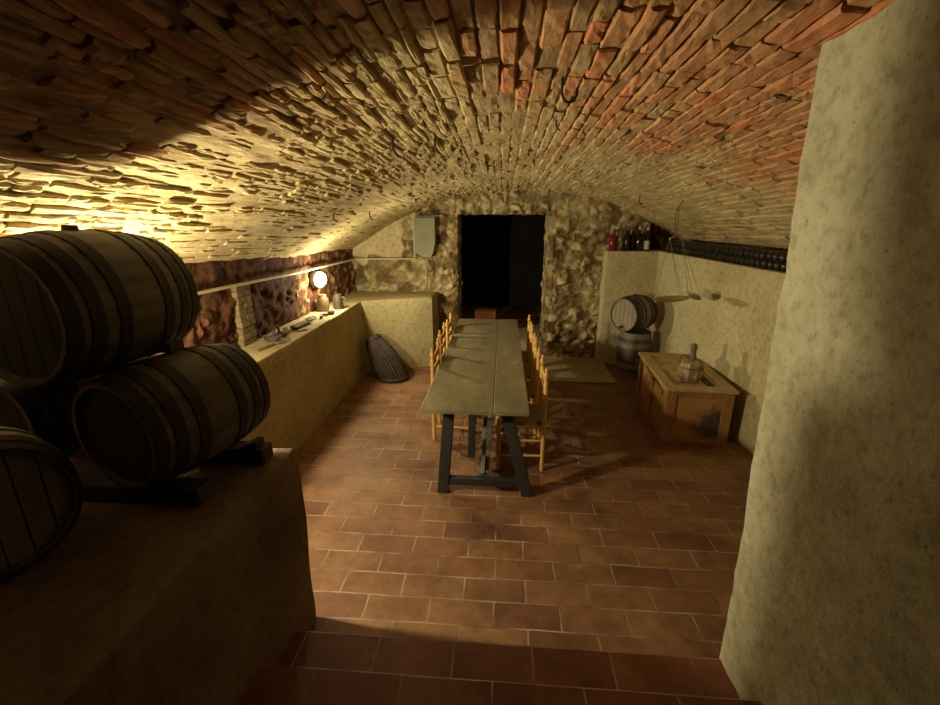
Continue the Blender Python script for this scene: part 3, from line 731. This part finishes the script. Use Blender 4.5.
# ------------------------------------------------------------------ right casks
cask('barrel', 'dark upright barrel on the floor in the right corner, supporting a small keg', 'barrel', None, (1.79, 5.84, 0), 0, .61, .19, .222, M_darkcask, M_darkcask, hoops=4, axis='z', hoopw=.07, hoopmat=mat_noise('pale_hoop', [(.3, (.11, .095, .06)), (.7, (.2, .17, .11))], 9, rough=.6, bstr=.2))
kg = cask('keg', 'small grey-brown keg lying on top of the upright barrel, pale round head facing out', 'keg', None, (1.72, 5.80, .612 + .244), .93, .42, .208, .238, M_smallcask, M_smallhead, hoops=8, hoopw=.024, hoopmat=M_blackiron, tap=True, bung=True)

# ------------------------------------------------------------------ bottles on the shelf
def bottle(name, loc, label, glass, h=.30, r=.038, lab=None, cap=None, neck=.4, labz=(.25, .55)):
    root = empty(name, loc); tag(root, label, 'bottle', None)
    s = 1 - neck
    prof = [(r * .9, 0), (r, .006), (r, h * s), (r * .8, h * (s + .06)), (r * .42, h * (s + .14)), (r * .36, h * .96), (r * .42, h * .965), (r * .42, h), (0, h)]
    mb = MB(); mb.lathe(prof, 18); mb.build('body', glass, root, smooth=True)
    if lab:
        mb = MB(); mb.lathe([(r + .0008, h * labz[0]), (r + .0012, h * labz[0]), (r + .0012, h * labz[1]), (r + .0008, h * labz[1])], 18); mb.f = mb.f[:-2]; mb.build('paper_label', lab, root, smooth=True)
    if cap:
        mb = MB(); mb.lathe([(r * .46, h * .86), (r * .46, h * 1.003), (0, h * 1.004)], 14); mb.build('capsule', cap, root, smooth=True)
    return root
sz = 1.623
bottle('glass_bottle', (1.50, 6.345, sz), 'stout red bottle at the left end of the shelf', M_red, .27, .05, None, M_capsule, .35)
bottle('glass_bottle', (1.60, 6.37, sz), 'pale clear glass bottle with amber contents between the red and dark bottles', M_clear, .36, .042, None, None, .35)
bottle('wine_bottle', (1.69, 6.34, sz), 'dark wine bottle beside the pale clear bottle', M_wine, .31, .042, None, M_capsule)
bottle('wine_bottle', (1.775, 6.39, sz), 'dark wine bottle standing a little behind its two dark neighbours', M_wine, .31, .040, None, M_capsule)
bottle('wine_bottle', (1.845, 6.33, sz), 'dark wine bottle with a narrow pale label, middle of the shelf', M_wine, .32, .042, None, M_cap_grey)
bottle('wine_bottle', (1.955, 6.345, sz), 'dark wine bottle with a low white label at the right end of the shelf', M_wine, .31, .038, M_label, M_cap_grey, .4, (.05, .42))

# dark bottles lying along the right ledge
bm0 = MB(); Mx = Matrix.Rotation(pi / 2, 3, 'Y')
bm0.lathe([(0, .012), (.02, .004), (.034, 0), (.039, .008), (.039, .19), (.03, .215), (.015, .24), (.014, .295), (0, .296)], 16, Mx)
pile = bm0.build('lying_wine_bottle', M_dusty, smooth=True)
GL = 'dusty dark wine bottle lying in the stacked row along the top of the right wall'
tag(pile, GL, 'bottle', 'lying wine bottles along the right wall top')
rng = random.Random(9); first = True
for row in range(2):
    y = 2.15 + row * .041
    while y < 6.2:
        o = pile if first else pile.copy()
        if not first: col.objects.link(o)
        first = False
        o.location = (RW(y) + .035 + rng.uniform(0, .012), y, 1.623 + .0395 + row * .0685); o.rotation_euler = (0, 0, rng.uniform(-.003, .003))
        y += .0825

# ------------------------------------------------------------------ hanging balance
bs = empty('hanging_balance', (1.84, 4.6, 2.15)); tag(bs, 'old balance scale with two brass pans hanging from the vault near the right wall', 'scale')
def L(p): return Vector(p) - Vector((1.84, 4.6, 2.15))
zc = vz(1.70, 4.6)
hook = [L((1.72, 4.6, zc + .03)), L((1.705, 4.6, zc - .03)), L((1.685, 4.6, zc - .06)), L((1.665, 4.6, zc - .09)), L((1.675, 4.6, zc - .105)), L((1.69, 4.6, zc - .09))]
mb = MB(); mb.tube(hook, .004, 6); mb.build('hook', M_blackiron, bs, smooth=True)
e1, e2 = (1.57, 4.42, 1.86), (1.79, 4.75, 1.89)
mb = MB(); mb.tube([L((1.662, 4.6, zc - .10)), L((1.66, 4.57, 1.885))], .003, 6); mb.tube([L((1.688, 4.6, zc - .10)), L((1.70, 4.62, 1.885))], .003, 6); mb.build('hanging_loop', M_blackiron, bs, smooth=True)
mb = MB(); mb.tube([L(e1), L((1.68, 4.59, 1.885)), L(e2)], [.008, .014, .008], 8); mb.build('beam', M_brass, bs, smooth=True)
def pan(c, nrm, r, top, ends):
    nrm = Vector(nrm).normalized(); c = Vector(c); q = nrm.to_track_quat('Z', 'Y').to_matrix()
    mb = MB(); mb.lathe([(0, -.028), (r * .55, -.022), (r * .9, -.006), (r, .004), (r - .004, .004), (r * .88, -.002), (r * .5, -.017), (0, -.023)], 32, q, L(c)); mb.build('pan', M_brass, bs, smooth=True)
    for k in range(3):
        a = 2 * pi * k / 3 + ends; p = c + q @ Vector((r * .97 * cos(a), r * .97 * sin(a), .003))
        mb = MB(); mb.tube([L(top), L(p)], .0022, 5); mb.build('cord', M_cord, bs)
pan((1.67, 4.44, 1.29), (-.12, .05, 1), .17, e1, .5)
pan((2.0, 4.74, 1.275), (.75, .25, 1), .085, e2, 1.3)

# ------------------------------------------------------------------ basket in the left corner
bk = empty('slatted_basket', (-1.45, 5.42, 0)); tag(bk, 'dark slatted cane basket leaning in the corner of the low wall', 'basket')
ax0 = Vector((.045, .0, .022)); ax1 = Vector((-.255, .085, .55)); ad = (ax1 - ax0).normalized()
u = ad.cross(Vector((0, 1, 0))).normalized(); v = ad.cross(u)
def bring(f, a, r):     # the mouth stands flat on the floor, higher rings square up to the axis
    g = min(1, f / .35); t = (ad * g + Vector((0, 0, 1)) * (1 - g)).normalized()
    p = t.cross(Vector((0, 1, 0))).normalized(); q = t.cross(p)
    return ax0 + (ax1 - ax0) * f + (p * cos(a) + q * sin(a)) * r
prof = [(0, .18), (.15, .19), (.4, .18), (.7, .145), (.9, .105), (1.0, .08)]
def prad(f):
    for (a, ra), (b, rb) in zip(prof, prof[1:]):
        if f <= b: return ra + (rb - ra) * (f - a) / (b - a)
    return prof[-1][1]
mb = MB(); ln = (ax1 - ax0).length; NS = 30
for k in range(NS):
    a = 2 * pi * k / NS + random.uniform(-.03, .03)
    pts = []
    for i in range(9):
        f = i / 8; r = prad(f) + random.uniform(-.004, .004); pts.append(bring(f, a + .1 * f, r))
    mb.tube(pts, .0135, 6)
mb.build('cane_ribs', M_basket, bk, smooth=True)
for f in (.03, .5, .93):
    mb = MB(); r = prad(f) + (.010 if f != .5 else -.012); mb.tube([bring(f, a, r) for a in [2 * pi * q / 24 for q in range(24)]], .014, 8, closed=True); mb.build('rim' if f != .5 else 'inner_hoop', M_basket, bk, smooth=True)
mb = MB(); fl = (.03, .2, .4, .6, .8, .96)
vs = [bring(f, 2 * pi * k / 24, prad(f) - .018) for f in fl for k in range(24)]
mb.add(vs, [(i * 24 + k, i * 24 + (k + 1) % 24, (i + 1) * 24 + (k + 1) % 24, (i + 1) * 24 + k) for i in range(5) for k in range(24)] + [tuple(range(24)), tuple(120 + k for k in range(24))])
mb.build('dark_filler', M_timber, bk, smooth=True)  # dark shell added inside so the gaps between ribs read dark

# ------------------------------------------------------------------ lamps on the left wall
def wall_lamp(key, label):
    (x, y, z), pw = LAMPS[key]
    root = empty('bulkhead_lamp', (-2.19, y, z)); tag(root, label, 'lamp', None)
    q = Matrix.Rotation(pi / 2, 3, 'Y') @ Matrix.Rotation(0, 3, 'Z')
    q2 = Matrix.Rotation(-radians(22), 3, 'Z') @ q
    mb = MB(); mb.lathe([(.0, -.03), (.092, -.03), (.096, .0), (.094, .035), (.088, .04), (.0, .04)], 28, q2, (0.03, 0, 0)); mb.build('housing', M_box, root, smooth=True)
    mb = MB(); mb.lathe([(.088, .04), (.085, .062), (.065, .085), (.035, .098), (0, .102)], 28, q2, (0.03, 0, 0)); mb.build('lamp_glass', M_bulb, root, smooth=True)
    ld = bpy.data.lights.new('lamp_light', 'POINT'); ld.energy = pw * (1 if key == 'near' else .30); ld.color = LAMP_COL; ld.shadow_soft_size = .045
    lo = bpy.data.objects.new('lamp_light', ld); col.objects.link(lo); lo.parent = root
    lo.location = (x + 2.19, -.07 if key == 'far' else 0, .0)
    if key == 'far':     # the shrouded glass throws most of its light straight across the room
        ld = bpy.data.lights.new('lamp_beam', 'SPOT'); ld.energy = pw; ld.color = LAMP_COL; ld.shadow_soft_size = .045
        ld.spot_size = radians(150); ld.spot_blend = .9
        lo = bpy.data.objects.new('lamp_beam', ld); col.objects.link(lo); lo.parent = root
        lo.location = (x + 2.19, -.07, 0); lo.rotation_euler = Vector((1, -.02, -.12)).to_track_quat('-Z', 'Y').to_euler()
    return root
wall_lamp('far', 'lit round lamp on the left wall above the low ledge, glowing white')
wall_lamp('near', 'lit round lamp on the left wall hidden behind the stacked barrels')

# ------------------------------------------------------------------ conduit, meter box
mb = MB(); pts = [(-2.15, 2.10, 1.555), (-2.15, 3.2, 1.535), (-2.15, 4.5, 1.50), (-2.16, 6.2, 1.475), (-2.14, 6.36, 1.475), (-2.08, 6.41, 1.475), (-1.9, 6.415, 1.478), (-1.27, 6.415, 1.485)]
mb.tube(pts, .013, 8); tag(mb.build('conduit_pipe', M_pipe, smooth=True), 'long pale conduit pipe running along the left wall and round onto the far wall', 'pipe')
mb = MB(); mb.tube([(-1.27, 6.41, 2.06), (-1.27, 6.41, 1.49)], .013, 8); tag(mb.build('conduit_pipe', M_pipe, smooth=True), 'short bright vertical conduit beside the grey meter box', 'pipe')
mx = empty('meter_box', (-1.10, 6.36, 1.52)); tag(mx, 'grey-green meter box with a cut lower corner beside the dark doorway', 'box')
mb = MB(); o2 = [(-.145, .06), (-.06, .02), (-.03, 0), (.08, 0), (.115, .06), (.145, .20), (.145, .535), (-.145, .535)]
n = len(o2); mb.add([Vector((x, -.07, z)) for x, z in o2] + [Vector((x, .07, z)) for x, z in o2], [tuple(range(n)), tuple(range(2 * n - 1, n - 1, -1))] + [(i, (i + 1) % n, n + (i + 1) % n, n + i) for i in range(n)])
mb.build('housing', M_box, mx)
mb = MB(); mb.tube([(-.0, .0, .0), (.01, .02, -.2), (.0, .02, -.50)], .011, 8); mb.build('cable', M_box, mx, smooth=True)
mb = MB(); mb.tube([(-.16, -.02, .55), (.25, .02, .56)], .008, 6); mb.build('top_cable', M_pipe, mx, smooth=True)
mb = MB(); mb.box((.66, 6.435, 1.56), (.09, .05, .10), bev=.008); tag(mb.build('switch_box', M_box), 'small grey-green switch box on the rubble just right of the doorway', 'switch')

# ------------------------------------------------------------------ things on the left ledge
LZ = 1.004
ir = empty('rusty_iron_tool', (-2.03, 3.73, LZ)); tag(ir, 'rusty iron tool with an upright loop, largest thing on the left ledge', 'tool')
mb = MB(); mb.box((0, 0, .018), (.10, .24, .03), bev=.006); mb.box((.02, .13, .035), (.05, .10, .05), Matrix.Rotation(.5, 3, 'Z'), bev=.01); mb.box((.0, -.10, .03), (.14, .05, .03), bev=.01); mb.build('base', M_rust, ir)
mb = MB(); mb.tube([(-.005, -.045 + .0, .03), (-.005, -.05, .07), (-.005, -.03, .10), (-.005, 0, .112), (-.005, .03, .10), (-.005, .05, .07), (-.005, .045, .03)], .010, 8); mb.build('loop', M_rust, ir, smooth=True)
def slab_item(name, label, cat, loc, size, rz, mat, bev=.008, prof=None):
    mb = MB(); mb.box((0, 0, size[2] / 2), size, bev=bev, jit=bev * .3)
    if prof: prof(mb)
    o = mb.build(name, mat); o.location = loc; o.rotation_euler = (0, 0, rz); tag(o, label, cat); return o
slab_item('wooden_stick', 'short wooden stick lying at the near end of the left ledge', 'stick', (-1.97, 3.42, LZ), (.022, .19, .018), -.25, M_stick, .005)
slab_item('rusty_block', 'small rusty block beside the looped iron tool', 'block', (-1.925, 3.60, LZ), (.04, .13, .03), .5, M_rust, .008)
slab_item('iron_tool_head', 'dark flat iron tool head lying mid-ledge between the looped tool and the tin cup', 'tool', (-2.02, 4.18, LZ), (.085, .26, .035), -.12, M_rust, .012, lambda m: m.box((.01, .16, .03), (.05, .1, .03), bev=.01))
slab_item('thin_plate', 'thin pale plate lying beside the dark tool head', 'plate', (-1.93, 4.02, LZ), (.04, .10, .01), -.7, M_tin, .003)
slab_item('iron_bracket', 'small dark bracket lying near the tin cup', 'bracket', (-1.98, 4.62, LZ), (.03, .16, .028), .35, M_rust, .006, lambda m: m.box((.03, .07, .014), (.09, .03, .026), bev=.006))
mb = MB(); mb.tube([Vector((.05 * cos(a), .11 * sin(a), .006)) for a in [pi * k / 12 for k in range(13)]], .006, 6); o = mb.build('curved_wire', M_rust, smooth=True); o.location = (-2.06, 4.50, LZ); tag(o, 'thin curved wire lying on the ledge near the lamp', 'wire')
slab_item('iron_lump', 'little dark iron lump next to the tin cup', 'lump', (-1.94, 4.80, LZ), (.05, .09, .04), -.4, M_rust, .012)
cup = empty('tin_cup', (-1.97, 5.12, LZ)); tag(cup, 'dark tin cup standing on the ledge below the glowing lamp', 'cup')
mb = MB(); mb.lathe([(.0, 0), (.062, 0), (.064, .01), (.05, .12), (.045, .17), (.040, .17), (.044, .12), (.056, .012), (0, .010)], 20); mb.build('body', M_tin, cup, smooth=True)
mb = MB(); mb.tube([(.05, 0, .14), (.085, 0, .13), (.09, 0, .08), (.057, 0, .05)], .006, 8); mb.build('handle', M_tin, cup, smooth=True)
ja = empty('dark_jar', (-2.10, 4.98, LZ)); tag(ja, 'brown jar against the wall directly under the glowing lamp', 'jar')
mb = MB(); mb.lathe([(0, 0), (.06, 0), (.068, .03), (.066, .13), (.045, .165), (.045, .19), (.038, .19), (0, .16)], 20); mb.build('body', M_stick, ja, smooth=True)

# ------------------------------------------------------------------ iron hooks in the vault
def hook_obj(x, y, label, u_shape=False, s=1.0):
    z = vz(x, y) ; mb = MB()
    if u_shape: pts = [(0, 0, .03), (0, 0, -.06), (.012, 0, -.085), (.035, 0, -.095), (.058, 0, -.085), (.07, 0, -.06), (.07, 0, -.035)]
    else: pts = [(0, 0, .03), (.0, 0, -.04), (.02, -.01, -.07), (.035, -.01, -.075)]
    mb.tube([Vector(p) * s for p in pts], .0065 * s, 8); o = mb.build('iron_hook', M_blackiron, smooth=True); o.location = (x, y, z); o.rotation_euler = (0, 0, .2)
    tag(o, label, 'hook')
hook_obj(-.62, 2.62, 'bent black iron hook in the lit brick edge left of the vault centre', False, 1.2)
hook_obj(-.42, 2.85, 'smaller iron hook just right of the bent one left of the vault centre', False, 1.0)
hook_obj(.22, 2.0, 'U-shaped black iron hook hanging from the orange bricks at the vault centre', True, .9)
hook_obj(.27, 2.65, 'short iron nail hanging just beyond the U-shaped hook', False, .7)
hook_obj(-1.55, 4.1, 'short iron hook low in the left of the vault, nearer of a pair', False, 1.0)
hook_obj(-1.45, 4.9, 'short iron hook low in the left of the vault, farther of a pair', False, 1.0)
hook_obj(1.5, 5.3, 'thin iron hook in the right of the vault above the shelf bottles', False, 1.0)
